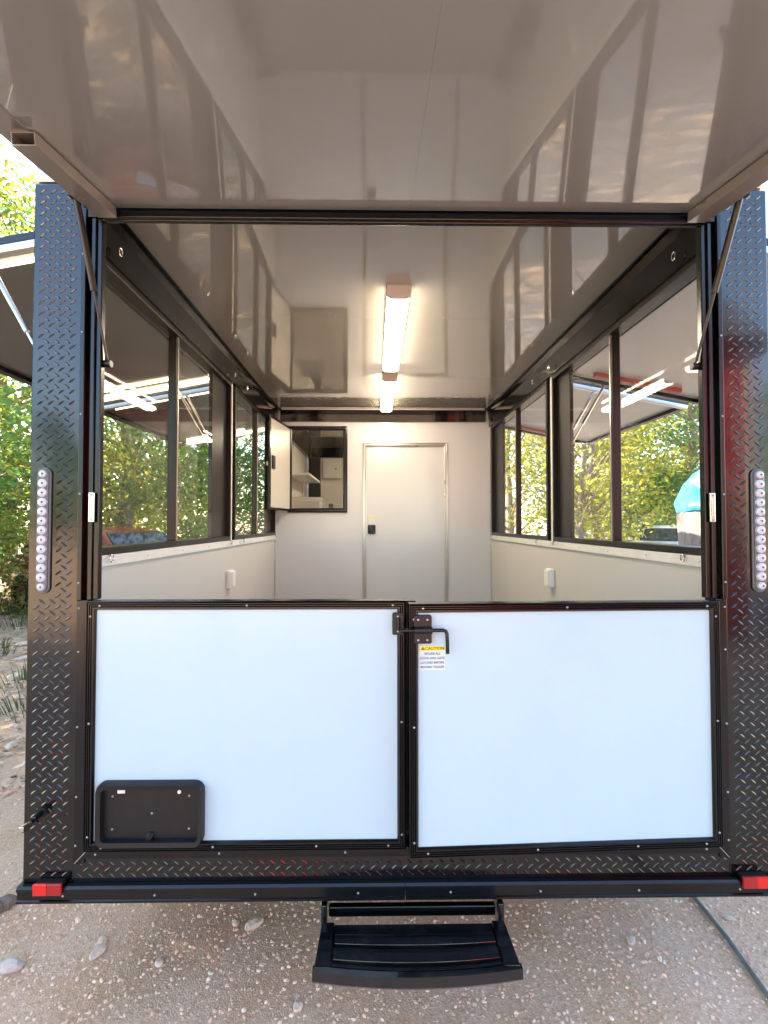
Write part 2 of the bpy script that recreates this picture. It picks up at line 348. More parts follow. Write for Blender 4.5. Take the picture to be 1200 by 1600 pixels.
for s in (-1, 1):
    xo, xi = (s*1.272, s*1.104)
    a, b = min(xo,xi), max(xo,xi)
    cp = MB().box(a, b, 0, .09, .438, 2.80).build('corner_panel', 'black_plate', T, bevel=.004)
    t = treads(a+.003, b-.003, .44, 2.795, [(s*1.218-.032, s*1.218+.032, 1.385, 1.825)])
    t.build('tread_pattern', 'black_plate', cp, loc=(0,-.0005,0), kind='stuff')
    # extruded strip between panel and gate / opening
    st = MB().box(min(s*1.104,s*1.066), max(s*1.104,s*1.066), -.006, .05, .50, 1.372).build('hinge_strip', 'black_trim', T, bevel=.002)
    screws(st, [(s*1.095,-.006,z) for z in (.56,.72,.95,1.20,1.345)])
    MB().tube([(s*1.068,-.010,.56),(s*1.068,-.010,1.366)], .006, 10).build('hinge_pin', 'black_trim', st, smooth=True)
    # upper jamb: stepped channels
    jm = MB().box(min(s*1.104,s*1.088), max(s*1.104,s*1.088), -.010, .03, 1.3725, 2.71).build('door_jamb', 'black_trim', T, bevel=.002)
    MB().box(min(s*1.0878,s*1.072), max(s*1.0878,s*1.072), .010, .03, 1.3725, 2.679).build('channel', 'black_gloss', jm, bevel=.001)
    MB().box(min(s*1.0718,s*1.058), max(s*1.0718,s*1.058), -.004, .03, 1.3725, 2.679).build('channel', 'black_trim', jm, bevel=.002)
    MB().box(min(s*1.0578,s*1.040), max(s*1.0578,s*1.040), .004, .03, 1.3725, 2.679).build('channel', 'black_trim', jm, bevel=.003)
    screws(jm, [(s*1.096,-.010,z) for z in (1.43,1.73,2.0,2.28,2.55)])
    # chrome door keeper on the jamb
    kp = MB().box(s*1.057-.009, s*1.057+.009, -.012, -.004, 1.635, 1.735).build('door_keeper', 'chrome', T, bevel=.002)
    MB().box(s*1.054-.004, s*1.054+.004, -.018, -.0122, 1.655, 1.715).build('keeper_bar', 'chrome', kp, bevel=.001)
    screws(kp, [(s*1.057,-.012,z) for z in (1.643,1.727)])
    # tail light: twelve-lens oval strip
    cx = s*1.218
    tl = MB().prism(rbox(cx-.023, cx+.023, 1.394, 1.820, .0225, 8), -.008, 0).build('tail_light', 'led_base', T, bevel=.003, smooth=False)
    MB().prism(rbox(cx-.018, cx+.018, 1.399, 1.815, .0175, 8), -.012, -.008).build('lens_strip', 'led_base', tl, bevel=.003)
    for k in range(13):
        z = 1.418+k*(1.797-1.418)/12; rr = .0158 if 0 < k < 12 else .013
        q = MB(); q.tube([(cx,-.012,z),(cx,-.018,z),(cx,-.021,z)], [rr,rr*.92,rr*.45], 16); lens = q.build('led_lens', 'led_lens', tl, smooth=True)
        lens2 = MB().tube([(cx+.002,-.0205,z),(cx+.002,-.0235,z)], [.0042,.0025], 8).build('led_core', 'led_core', tl)
    # marker lamp on the bumper
    mx0, mx1 = (s*1.216, s*1.124); lo, hi = min(mx0,mx1), max(mx0,mx1); md = (lo+hi)/2
    ml = MB().box(lo+.003, hi-.003, -.0243, -.001, .4385, .452).build('marker_lamp', 'black_plastic', T, bevel=.002)
    outer, inner = ((lo, md), (md, hi)) if s < 0 else ((md, hi), (lo, md))
    MB().box(outer[0], outer[1]-.0005, -.034, -.0245, .417, .454).build('lens', 'red_lens', ml, bevel=.002)
    MB().box(inner[0]+.0005, inner[1], -.034, -.0245, .417, .454).build('lens', 'red_lens_dark', ml, bevel=.002)
    # outer side walls and cap
    MB().box(min(s*1.272,s*1.262), max(s*1.272,s*1.262), .0905, 6.4, .42, 1.44).build('side_skin', 'black_trim', T)
    MB().box(min(s*1.275,s*1.10), max(s*1.275,s*1.10), -.004, .09, 2.803, 2.985).build('top_cap', 'aluminium', T, bevel=.02)
    MB().box(min(s*1.275,s*1.19), max(s*1.275,s*1.19), .0905, 6.4, 2.895, 2.985).build('roof_rail', 'aluminium', T, bevel=.02)

# header over the opening
hd = MB().box(-1.1035, 1.1035, .012, .029, 2.68, 2.97).build('header', 'black_trim', T, bevel=.003)
MB().box(-1.1, 1.1, -.004, .0115, 2.683, 2.706).build('drip_edge', 'black_trim', hd, bevel=.003)
# lower sill: plate under the gates, trim lip and bumper
sp = MB().box(-1.1035, 1.1035, 0, .09, .438, .5145).build('sill_panel', 'black_plate', T)
treads(-1.10, 1.10, .438, .5145).build('tread_pattern', 'black_plate', sp, loc=(0,-.0005,0), kind='stuff')
lp = MB().box(-1.1035, 1.1035, -.005, .06, .515, .546).build('sill_trim', 'black_trim', T, bevel=.002)
screws(lp, [(x,-.005,.530) for x in (-1.03,-.62,-.2,.3,.72,1.02)])
for s in (-1,1):     # mitre scratches: bare metal lines where the trim is cut
    MB().tube([(s*1.098,-.0065,.502),(s*1.052,-.0065,.55)], .0011, 6).build('mitre_edge', 'aluminium', lp)
bu = MB()
for a, b, dz in ((-1.276,-.0008,0),(.0008,1.276,0)):
    q = MB(); q.prism([(-.02,.382),(-.024,.385),(-.024,.391),(-.019,.394),(-.019,.418),(-.024,.422),(-.024,.430),(-.018,.437),(.0,.437),(.05,.437),(.05,.382)], a, b, axis='x')
    bo = q.build('bumper', 'black_trim', T)
    screws(bo, [(a+.15,-.019,.406),(a+.45,-.019,.406),(a+.78,-.019,.406),(a+1.12,-.019,.406)])
MB().box(-1.27, 1.27, .0505, 6.4, .40, .4190).build('chassis', 'under_steel', T)
for x in (-.9, .9): MB().box(x-.04, x+.04, .3, 6.3, .30, .3995).build('frame_rail', 'under_steel', T)

# ---- gates
PROF = [(0,0),(0,.010),(.10,.013),(.16,.0095),(.24,.013),(.32,.013),(.38,.0095),(.46,.013),(.54,.013),(.60,.0095),(.68,.013),(.86,.013),(1,.006),(1,0)]
def gate(hx, w, z0, z1, sgn, rz, name='gate'):
    """hinge at hx; gate runs w metres in direction sgn; local x from the hinge"""
    rw = .030
    x0, x1 = (0, w) if sgn > 0 else (-w, 0)
    p = MB().box(x0+rw*.6, x1-rw*.6, -.008, .022, z0+rw*.6, z1-rw*.6).build(name, 'white_panel', T, loc=(hx,-.004,0), rot=(0,0,rz))
    o = (0,-1,0); y = -.006
    for A,B,I in (((x0,y,z0),(x1,y,z0),(0,0,1)),((x1,y,z0),(x1,y,z1),(-1,0,0)),((x1,y,z1),(x0,y,z1),(0,0,-1)),((x0,y,z1),(x0,y,z0),(1,0,0))):
        MB().rail(A,B,I,o,rw,PROF).build('frame_bar', 'black_trim', p)
    MB().box(x0+.001, x1-.001, -.0055, .028, z1-.028, z1-.001).build('top_bar', 'black_trim', p)
    MB().box(x0+.001, x0+.015, -.0055, .028, z0+.001, z1-.029).build('end_bar', 'black_trim', p)
    MB().box(x1-.015, x1-.001, -.0055, .028, z0+.001, z1-.029).build('end_bar', 'black_trim', p)
    h = rw*.5
    screws(p, [(x,-.019,z1-h) for x in (x0+.045,(x0+x1)/2,x1-.045)]+[(x,-.019,z0+h) for x in (x0+.06,x0+w*.4,x0+w*.72,x1-.06)]+
              [(x,-.019,z) for x in (x0+h,x1-h) for z in (z0+.05,z0+.42,z1-.05)])
    return p
gl = gate(-1.062, 1.066, .548, 1.371, 1, 0)
grt = gate(1.066, 1.056, .546, 1.366, -1, R(2.2))
MB().box(-.03, .04, .03, .06, .548, 1.362).build('gap_strip', 'black_trim', T)  # black strip added behind to keep the gate gap dark
# licence plate holder on the left gate (recessed tray with raised rounded rim)
def plate_holder(p, x0, x1, z0, z1):
    out = rbox(x0,x1,z0,z1,.032,6); inn = rbox(x0+.024,x1-.016,z0+.024,z1-.022,.012,6); n = len(out)
    m = MB()
    mid = [(a*.25+b*.75, c*.25+d*.75) for (a,c),(b,d) in zip(inn,out)]
    def ring(pts, y): return [(a,y,b) for a,b in pts]
    rings = [ring(out,-.008), ring(out,-.022), ring(mid,-.036), ring([(a*.9+b*.1,c*.9+d*.1) for (a,c),(b,d) in zip(inn,out)],-.034), ring(inn,-.014)]
    m.add([v for r in rings for v in r], [(k*n+i, k*n+(i+1)%n, (k+1)*n+(i+1)%n, (k+1)*n+i) for k in range(4) for i in range(n)]+[tuple(4*n+i for i in range(n))])
    h = m.build('plate_holder', 'black_plastic', p, smooth=True)
    cx, cz = (x0+x1)/2, (z0+z1)/2
    screws(p, [(x0+.052,-.0145,z1-.05),(x1-.05,-.0145,z1-.05),(cx+.005,-.0145,cz),(x0+.052,-.0145,z0+.055),(x1-.05,-.0145,z0+.055)])
    MB().box(x0+.068, x0+.092, -.0165, -.0135, z1-.040, z1-.028).build('mounting_clip', 'white_plastic', p)
    MB().tube([(x1-.083,-.0135,z1-.037),(x1-.083,-.0165,z1-.037)], .006, 12).build('mounting_hole_plug', 'white_plastic', p)
    MB().tube([(cx,-.014,z0+.034),(cx,-.03,z0+.028)], [.013,.009], 12).build('lamp_boss', 'black_plastic', p, smooth=True)
plate_holder(gl, .042, .396, .566, .778)
# slide bolt latch: keeper on left gate, bolt plate on right gate
lk = MB().prism(rbox(-.043+1.062, -.005+1.062, 1.258, 1.332, .006), -.027, -.019).build('bolt_keeper', 'black_plastic', gl, bevel=.002)
MB().tube([(.986+.053,-.027,1.275),(.986+.053,-.027,1.275+.04)], .0075, 10).build('keeper_bend', 'black_plastic', gl, smooth=True)
screws(gl, [(1.038,-.027,1.320),(1.038,-.027,1.270)])
xb = -1.066
MB().prism(rbox(xb+.026, xb+.083, 1.238, 1.330, .006), -.026, -.0085).build('bolt_plate', 'black_plastic', grt, bevel=.002)
MB().tube([(xb+.026,-.033,1.283),(xb+.083,-.033,1.283)], .011, 14).build('bolt_sleeve', 'black_plastic', grt, smooth=True)
bolt = MB(); bolt.tube([(xb-.02,-.033,1.283),(xb+.118,-.033,1.283),(xb+.127,-.034,1.280),(xb+.131,-.035,1.272),(xb+.132,-.035,1.25),(xb+.133,-.035,1.208)], .0062, 12)
bolt.build('bolt_handle', 'black_trim', grt, smooth=True)
screws(grt, [(xb+x,-.026,z) for x in (.038,.068) for z in (1.316,1.25)])
# caution sticker
cxs, czs = xb+.087, 1.187
MB().box(cxs-.043, cxs+.043, -.0086, -.0082, czs-.040, czs+.040).build('caution_sticker', 'sticker_white', grt)
MB().box(cxs-.041, cxs+.041, -.0092, -.0088, czs+.024, czs+.039).build('sticker_band', 'sticker_yellow', grt)
rot = (R(90),0,0)
text_mesh('CAUTION', .0135, 'sticker_lettering', 'ink_black', grt, (cxs+.008,-.0094,czs+.0315), rot, 1.05)
tri = MB(); tri.prism([(cxs-.038,czs+.027),(cxs-.024,czs+.027),(cxs-.031,czs+.0375)], -.0096, -.0093); tri.build('warning_triangle', 'ink_black', grt)
text_mesh('!', .009, 'sticker_lettering', 'sticker_yellow', grt, (cxs-.031,-.0098,czs+.0305), rot)
for k, l in enumerate(('SECURE ALL', 'DOOR AND GATE', 'LATCHES BEFORE', 'MOVING TRAILER')):
    text_mesh(l, .0108, 'sticker_lettering', 'sticker_ink', grt, (cxs,-.0088,czs+.014-.0145*k), rot, 1.08, .86)

# door holdback on the left corner panel
hb = MB().tube([(-1.205,0,.672),(-1.205,-.012,.672)], .017, 14).build('door_holdback', 'black_plastic', T, smooth=True)
MB().box(-1.212, -1.198, -.05, -.012, .664, .680).build('holdback_arm', 'black_trim', hb, bevel=.003)
MB().prism([(-1.245,.650),(-1.222,.668),(-1.206,.676),(-1.198,.668),(-1.212,.652),(-1.232,.634)], -.062, -.046).build('holdback_head', 'black_trim', hb, bevel=.004)
MB().box(-1.243, -1.226, -.064, -.0622, .642, .656).build('holdback_tip', 'chrome', hb, bevel=.002)

# ---- rear flap
fr = math.atan(.16); FL = 1.32
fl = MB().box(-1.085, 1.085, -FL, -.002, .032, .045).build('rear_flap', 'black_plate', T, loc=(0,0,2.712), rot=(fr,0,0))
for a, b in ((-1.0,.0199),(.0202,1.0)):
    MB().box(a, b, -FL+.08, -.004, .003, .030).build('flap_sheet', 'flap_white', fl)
MB().box(-1.0, 1.0, -FL, -FL+.079, -.01, .0315).build('flap_edge_bar', 'flap_edge', fl, bevel=.003)
for s in (-1,1):
    MB().box(min(s*1.085,s*1.0005), max(s*1.085,s*1.0005), -FL, -.004, 0, .0315).build('flap_edge_bar', 'flap_edge', fl, bevel=.003)
    a, b = min(s*1.048,s*.985), max(s*1.048,s*.985)
    q = MB(); yy0, yy1 = (-.412, -.015) if s < 0 else (-.75, -.015)
    th = .003   # open-ended square tube
    zt, zb = -.0005, -.034
    outer = [(a,zb),(b,zb),(b,zt),(a,zt)]; inner = [(a+th,zb+th),(b-th,zb+th),(b-th,zt-th),(a+th,zt-th)]
    V = [(x,y,z) for y in (yy0,yy1) for pl in (outer,inner) for x,z in pl]
    F = []
    for i in range(4):
        j = (i+1) % 4
        F += [(i,j,8+j,8+i),(4+i,12+i,12+j,4+j),(i,4+i,4+j,j),(8+i,8+j,12+j,12+i)]
    q.add(V,F); tb = q.build('edge_tube', 'flap_edge', fl)
    # gas strut between flap and jamb
    M = Matrix.Rotation(-fr, 3, 'X')
    def L2(x,y,z): return tuple(M @ Vector((x,y,z-2.712)))
    top = (s*1.066, -.105 if s < 0 else -.15, 2.69 if s < 0 else 2.684); bot = (s*1.030, .03, 2.185)
    mid = tuple(top[i]*.45+bot[i]*.55 for i in range(3))
    tp = Vector(top); bt = Vector(bot); md = Vector(mid)
    MB().tube([L2(*tp),L2(*md)], .0105, 12).build('strut_cylinder', 'strut_black', fl, smooth=True)
    MB().tube([L2(*md),L2(*bt)], .0045, 10).build('strut_rod', 'strut_black', fl, smooth=True)
    e = MB(); e.tube([L2(bot[0]-s*.012,bot[1],bot[2]),L2(bot[0]+s*.014,bot[1],bot[2])], .0125, 12); e.build('strut_ball', 'strut_black', fl, smooth=True)
    MB().box(s*1.066-.012, s*1.066+.012, top[1]-.03 if s<0 else top[1]-.03, top[1]+.03, -.022, -.0005).build('strut_bracket', 'strut_black', fl, bevel=.003)

# ---- folding step
def step():
    z = .318
    def front(x): return -.195-.025*(1-(x/.31)**2)
    n = 16; X0, X1 = -.285, .335; cx = .025
    xs = [X0+(X1-X0)*i/n for i in range(n+1)]
    top = [(x+ (0.0), -.195-.025*(1-((x-cx)/.31)**2)) for x in xs]
    o = MB(); poly = [(X0+.02,-.02),(X0,-.19)]+top+[(X1,-.20),(X1-.02,-.02)]
    st = MB().prism([(X0+.012,-.025)]+top+[(X1-.012,-.025)], z-.030, z-.008, axis='z').build('folding_step', 'step_enamel', T, bevel=.003)
    lip = MB()
    V = []; 
    for x,y in top: V += [(x,y-.002,z-.035),(x,y-.008,z-.026),(x,y-.004,z+.001),(x,y+.012,z+.003),(x,y+.014,z-.008)]
    lip.add(V, [(i*5+k,i*5+k+1,(i+1)*5+k+1,(i+1)*5+k) for i in range(n) for k in range(4)]+[(0,1,2,3,4),tuple(n*5+k for k in (4,3,2,1,0))]); lip.build('front_lip', 'step_enamel', st)
    for s in (0,1):
        xa, xb_ = (X0+.004, X0+.052) if s == 0 else (X1-.052, X1-.004)
        MB().prism([(xa+.006 if s==0 else xa,-.03),(xa,-.192),(xb_,-.192),(xb_ if s==0 else xb_-.006,-.03)], z-.0079, z+.004, axis='z').build('side_grip', 'step_enamel', st, bevel=.003)
        xm = X0+.016 if s == 0 else X1-.016
        MB().box(xm-.010, xm+.010, -.02, .06, z-.03, .366).build('hanger_arm', 'step_enamel', st, bevel=.002)
    # curved tread strips with grooves between
    rows = [(-.045,-.074,.001),(-.080,-.112,.007),(-.117,-.128,.001),(-.133,-.166,.007),(-.171,-.182,.001)]
    for y0,y1,dz in rows:
        m = MB(); a, b = X0+.058, X1-.058; V = []
        for i in range(n+1):
            x = a+(b-a)*i/n; sag = -.018*(1-((x-cx)/.26)**2)*(abs(y0)/.16)
            V += [(x,y0+sag,z-.0079),(x,y0+sag,z-.001+dz),(x,y1+sag,z-.001+dz),(x,y1+sag,z-.0079)]
        m.add(V, [(i*4+k,i*4+(k+1)%4,(i+1)*4+(k+1)%4,(i+1)*4+k) for i in range(n) for k in range(4)]+[(0,1,2,3),tuple(n*4+k for k in (3,2,1,0))])
        m.build('tread_strip', 'step_enamel', st, bevel=.0015)
    MB().box(X0+.03, X1-.03, .000, .022, z-.006, z+.028).build('back_bar', 'black_gloss', st, bevel=.004)
step()

# ---- interior shell
YB = 3.66; CZ = 2.89; W = 1.195
MB().box(-1.26, 1.26, .0905, 6.4, .4195, .56).build('floor_deck', 'floor_vinyl', T)
for s in (-1,1):
    a, b = (s*W, s*1.2615); lo, hi = min(a,b), max(a,b)
    MB().box(lo, hi, .0905, YB, .5605, 1.458).build('lower_wall', 'wall_cream', T)
    MB().box(lo, hi, .0905, YB, 2.712, CZ-.002).build('upper_wall', 'wall_cream', T)
    MB().box(lo, hi, YB+.0605, 6.34, .5605, CZ-.002).build('kitchen_wall', 'wall_cream', T)
    # black glossy cove band over the windows
    i0, i1 = min(s*W, s*(W-.035)), max(s*W, s*(W-.035))
    q = MB(); q.prism([(s*(W-.0005),2.70),(s*(W-.022),2.70),(s*(W-.028),2.83),(s*(W-.04),CZ-.003),(s*(W-.0005),CZ-.003)], .035, YB-.001)
    q.build('cove_band', 'black_gloss', T)
    q = MB(); q.prism([(s*(W-.0405),CZ-.012),(s*(W-.0405),CZ-.003),(s*(W-.055),CZ-.003),(s*(W-.055),CZ-.012)], .035, YB-.002); q.build('cove_edge', 'black_gloss', T)
    # rear inner return beside the opening
    MB().box(min(s*1.135,s*1.1945), max(s*1.135,s*1.1945), .0905, .10, .5605, CZ-.004).build('rear_return', 'black_trim', T)
    MB().box(min(s*(W-.012),s*(W-.0005)), max(s*(W-.012),s*(W-.0005)), YB-.014, YB-.0005, .5605, 2.69).build('corner_trim', 'aluminium', T)

cy = [.030, 1.28, 2.48, YB+.055]
for k in range(3):
    for a, b in ((-W+.002,W-.002),):
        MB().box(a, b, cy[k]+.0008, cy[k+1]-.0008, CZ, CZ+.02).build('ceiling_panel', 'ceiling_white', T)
screws(T, [(x, y, CZ-.0005) for y in (1.26,2.46) for x in (-.62,-.34,.32,.62)], rot=(R(-90),0,0))
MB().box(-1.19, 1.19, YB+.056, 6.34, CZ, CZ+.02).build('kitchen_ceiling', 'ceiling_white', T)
MB().box(-1.19, 1.19, -.003, 6.4, CZ+.03, CZ+.09).build('roof', 'aluminium', T)

# partition wall with a doorway and a serving hatch, built as panels round the openings
hx0, hx1, hz0, hz1 = -1.03, -.42, 1.775, 2.68
bw = MB()
bw.box(-1.194, hx0, YB, YB+.06, .5605, CZ-.001); 
p1 = bw.build('partition_wall', 'wall_white', T)
MB().box(hx0+.0001, hx1, YB, YB+.06, .5605, hz0).build('wall_panel', 'wall_white', p1)
MB().box(hx0+.0001, hx1, YB, YB+.06, hz1, CZ-.001).build('wall_panel', 'wall_white', p1)
MB().box(hx1+.0001, -.2, YB, YB+.06, .5605, CZ-.001).build('wall_panel', 'wall_white', p1)
MB().box(-.1999, .69, YB, YB+.06, 2.50, CZ-.001).build('wall_panel', 'wall_white', p1)
MB().box(.6901, 1.194, YB, YB+.06, .5605, CZ-.001).build('wall_panel', 'wall_white', p1)
MB().prism([(YB-.0005,2.755),(YB-.022,2.755),(YB-.034,2.83),(YB-.05,CZ-.004),(YB-.0005,CZ-.004)], -W+.062, W-.062, axis='x').build('cove_band', 'black_gloss', T)
MB().box(-W+.08, W-.08, YB-.062, YB-.0505, CZ-.012, CZ-.003).build('cove_edge', 'aluminium', T)
dr = MB().box(-.195, .685, YB+.006, YB+.045, .5605, 2.495).build('interior_door', 'wall_white', T)
AP = [(0,0),(0,.010),(.25,.014),(.45,.008),(.55,.008),(.75,.014),(1,.010),(1,0)]
MB().rail((-.225,YB,.5605-.04),(-.225,YB,2.525),(1,0,0),(0,-1,0),.04,AP).build('door_frame', 'aluminium', dr)
MB().rail((-.225,YB,2.525),(.715,YB,2.525),(0,0,-1),(0,-1,0),.04,AP).build('door_frame', 'aluminium', dr)
MB().rail((.715,YB,2.525),(.715,YB,.5605-.04),(-1,0,0),(0,-1,0),.04,AP).build('door_frame', 'aluminium', dr)
lk = MB().prism(rbox(-.170,-.085,1.515,1.615,.012), YB-.012, YB+.006).build('door_lock', 'black_plastic', dr, bevel=.003)
screws(dr, [(-.145,YB-.012,1.594),(-.105,YB-.012,1.535)])
MB().tube([(-.128,YB-.012,1.567),(-.128,YB-.03,1.567)], .018, 14).build('lock_knob', 'black_trim', dr, smooth=True)
MB().box(-.165, -.09, YB+.005, YB+.0059, 1.632, 1.705).build('door_sticker', 'sticker_white', dr)
MB().box(-.164, -.091, YB+.004, YB+.0048, 1.69, 1.704).build('sticker_band', 'sticker_yellow', dr)
# hatch frame and open hatch door
HP = [(0,0),(0,.014),(.3,.02),(.7,.02),(1,.012),(1,0)]
o = (0,-1,0)
ht = None
x0,x1,z0,z1 = -1.055,-.395,1.75,2.706
for A,B,I in (((x0,YB,z0),(x1,YB,z0),(0,0,1)),((x1,YB,z0),(x1,YB,z1),(-1,0,0)),((x1,YB,z1),(x0,YB,z1),(0,0,-1)),((x0,YB,z1),(x0,YB,z0),(1,0,0))):
    q = MB().rail(A,B,I,o,.048,HP)
    if ht is None: ht = q.build('serving_hatch', 'black_trim', T)
    else: q.build('frame_bar', 'black_trim', ht)
screws(ht, [(x,YB-.02,z) for x in (x0+.024,x1-.024) for z in (z0+.024,z1-.024)])
hd_ang = R(-98)
hdoor = MB().box(0, .60, -.022, .018, 1.79, 2.665).build('hatch_door', 'wall_cream', ht, loc=(-1.045,YB-.025,0), rot=(0,0,hd_ang))
# its black rim and handle live beside it under the hatch
def hpart(name, m, mb): mb.build(name, m, ht, loc=(-1.045,YB-.025,0), rot=(0,0,hd_ang), bevel=.002)
hpart('hatch_rim', 'black_trim', MB().box(.6002, .635, -.026, .024, 1.765, 2.69)); hpart('hatch_rim', 'black_trim', MB().box(0, .60, -.026, .024, 1.765, 1.7898))
hpart('hatch_rim', 'black_trim', MB().box(0, .60, -.026, .024, 2.6652, 2.69))
hpart('hatch_handle', 'bronze', MB().box(.50, .57, .0182, .034, 2.17, 2.30)); hpart('hatch_strike', 'chrome', MB().box(.62,.655,-.01,.01,2.19,2.23))

# ---- kitchen beyond the partition (seen through the hatch)
YK = 6.3
MB().box(-1.19, 1.19, YK, YK+.04, .5605, CZ-.002).build('kitchen_end_wall', 'wall_cream', T)
MB().box(-1.13, 1.13, YK-.04, YK-.001, 2.72, CZ-.004).build('kitchen_cove', 'black_gloss', T)
MB().box(-1.1945, -1.15, YB+.07, YK-.041, 2.70, CZ-.004).build('kitchen_cove', 'black_gloss', T)
kd = MB().box(-1.185, -.985, YK-.03, YK-.001, .5605, 2.71).build('kitchen_door', 'door_black', T, bevel=.004)
MB().tube([(-1.02,YK-.03,1.95),(-1.02,YK-.06,1.95),(-1.05,YK-.062,1.95)], .009, 8).build('door_handle', 'chrome', kd)
MB().box(-.98, -.965, YK-.02, YK-.001, .5605, 2.715).build('corner_trim', 'aluminium', T)
bk = MB().box(-.94, -.655, YK-.075, YK-.001, 2.37, 2.695).build('breaker_box', 'panel_grey', T, bevel=.004)
MB().box(-.905, -.69, YK-.085, YK-.0752, 2.395, 2.672).build('breaker_door', 'panel_grey', bk, bevel=.003)
MB().box(-.735, -.72, YK-.092, YK-.0852, 2.51, 2.54).build('breaker_latch', 'black_plastic', bk)
sw = MB().box(-.875, -.76, YK-.06, YK-.001, 1.88, 2.0).build('outlet_box', 'panel_grey', T, bevel=.006)
MB().box(-.865, -.77, YK-.066, YK-.0602, 1.89, 1.955).build('outlet_cover', 'sticker_ink', sw)
sh = MB().box(-1.194, -.93, 4.5, 5.75, 2.25, 2.28).build('kitchen_shelf', 'sill_white', T, bevel=.004)
MB().box(-1.19, -1.16, 4.55, 4.58, 2.05, 2.249).build('shelf_bracket', 'aluminium', sh); MB().box(-1.19, -1.16, 5.65, 5.68, 2.05, 2.249).build('shelf_bracket', 'aluminium', sh)
cbn = MB().box(-1.194, -.78, 4.7, 5.55, .5605, 1.98).build('kitchen_cabinet', 'aluminium', T, bevel=.005)
MB().box(-1.15, -.82, 4.684, 4.6995, .7, 1.93).build('cabinet_door', 'panel_grey', cbn, bevel=.003)
MB().tube([(-.84,4.67,1.6),(-.84,4.67,1.8)], .008, 8).build('cabinet_handle', 'chrome', cbn)

# ---- ceiling lights
def light(cx, y0, y1):
    b = MB().prism([(cx-.062,CZ-.0005),(cx-.062,CZ-.022),(cx+.062,CZ-.022),(cx+.062,CZ-.0005)], y0, y1).build('ceiling_light', 'lamp_body', T)
    m = MB(); m.prism([(cx-.056,CZ-.0225),(cx-.056,CZ-.045),(cx-.042,CZ-.06),(cx+.042,CZ-.06),(cx+.056,CZ-.045),(cx+.056,CZ-.0225)], y0+.032, y1-.032); m.build('diffuser', 'lamp_glow', b)
    for a, c in ((y0-.001,y0+.031),(y1-.031,y1+.001)):
        MB().prism([(cx-.064,CZ-.001),(cx-.064,CZ-.05),(cx-.048,CZ-.067),(cx+.048,CZ-.067),(cx+.064,CZ-.05),(cx+.064,CZ-.001)], a, c).build('end_cap', 'lamp_body', b, bevel=.004)
light(.028, .86, 2.14); light(.028, 2.36, 3.5); light(.1, 4.3, 5.5)

# ---- side windows
def side_window(s, y0, div, y1, dark, pane):
    X = s*W; z0, z1 = 1.503, 2.70
    xi, xo = X-s*.012, X+s*.060      # inner face / outer face
    def bx(x0,x1,a,b,c,d): return MB().box(min(x0,x1),max(x0,x1),a,b,c,d)
    wd = bx(xi,xo,y0,y1,z0,z0+.032).build('side_window', 'bronze', T, bevel=.003)
    bx(xi,xo,y0,y1,z1-.03,z1).build('frame_bar', 'bronze', wd, bevel=.003)
    bx(xi,xo,y0,y0+.03,z0+.0322,z1-.0302).build('frame_bar', 'bronze', wd, bevel=.003)
    bx(xi,xo,y1-.022,y1,z0+.0322,z1-.0302).build('frame_bar', 'bronze', wd, bevel=.003)
    bx(X+s*.004,X+s*.05,div-.018,div+.018,z0+.0322,z1-.0302).build('mullion', 'bronze', wd, bevel=.003)
    bx(X+s*.0,X+s*.0038,div-.004,div+.004,z0+.0322,z1-.0302).build('mullion_edge', 'aluminium', wd)
    bx(X+s*.02,X+s*.045,dark,y1-.0222,z0+.0322,z1-.0302).build('dark_reflection', 'bronze', wd)  # solid dark strip in place of the pane's dark reflection
    for a, b, xx in ((y0+.0302,div-.0182,.03),(div+.0182,dark-.0005,.02)):
        bx(X+s*xx,X+s*(xx+.004),a,b,z0+.0322,z1-.0302).build('pane', pane, wd)
    sl = bx(X-s*.016,X+s*.06,y0-.06,y1+.03,1.4585,1.502).build('sill_strip', 'sill_white', wd, bevel=.002)
    n = 5
    for k in range(n):
        y = y0+.12+(y1-y0-.2)*k/(n-1)
        o = bpy.data.objects.new('screw', screw_me); col.objects.link(o); o.parent = wd; o.location = (X-s*.016, y, 1.48); o.rotation_euler = (0,0,R(90)*(-s) if s > 0 else R(90))
    for y in (y0+.2, y1-.05):
        ring = [(X-s*(.03), y+.014*math.cos(a), 1.489+.014*math.sin(a)) for a in [2*math.pi*i/12 for i in range(13)]]
        MB().tube(ring, .0028, 6).build('eye_ring', 'chrome', wd, smooth=True)
        MB().tube([(X-s*.012,y,1.502),(X-s*.032,y,1.502)], .0035, 6).build('eye_stem', 'chrome', wd)
        ring = [(X-s*(.05), y+.012*math.cos(a), 2.745+.016*math.sin(a)) for a in [2*math.pi*i/12 for i in range(13)]]
        MB().tube(ring, .0028, 6).build('eye_ring', 'chrome', wd, smooth=True)
side_window(-1, .12, 1.035, 2.0, 1.66, 'pane_tint'); side_window(-1, 2.10, 2.87, 3.64, 3.34, 'pane_tint')
side_window(1, .12, .97, 1.80, 1.56, 'pane_clear'); side_window(1, 1.90, 2.74, 3.60, 3.24, 'pane_clear')
# black/white posts between the windows
for s, a, b in ((-1,2.0005,2.0995),(1,1.8005,1.8995)):
    MB().box(min(s*W,s*1.2615), max(s*W,s*1.2615), a, b, 1.5025, 2.7115).build('window_post', 'black_trim', T)
    MB().box(min(s*(W-.006),s*(W-.0005)), max(s*(W-.006),s*(W-.0005)), a+.004, a+.042, 1.5025, 2.699).build('post_cover', 'sill_white', T)
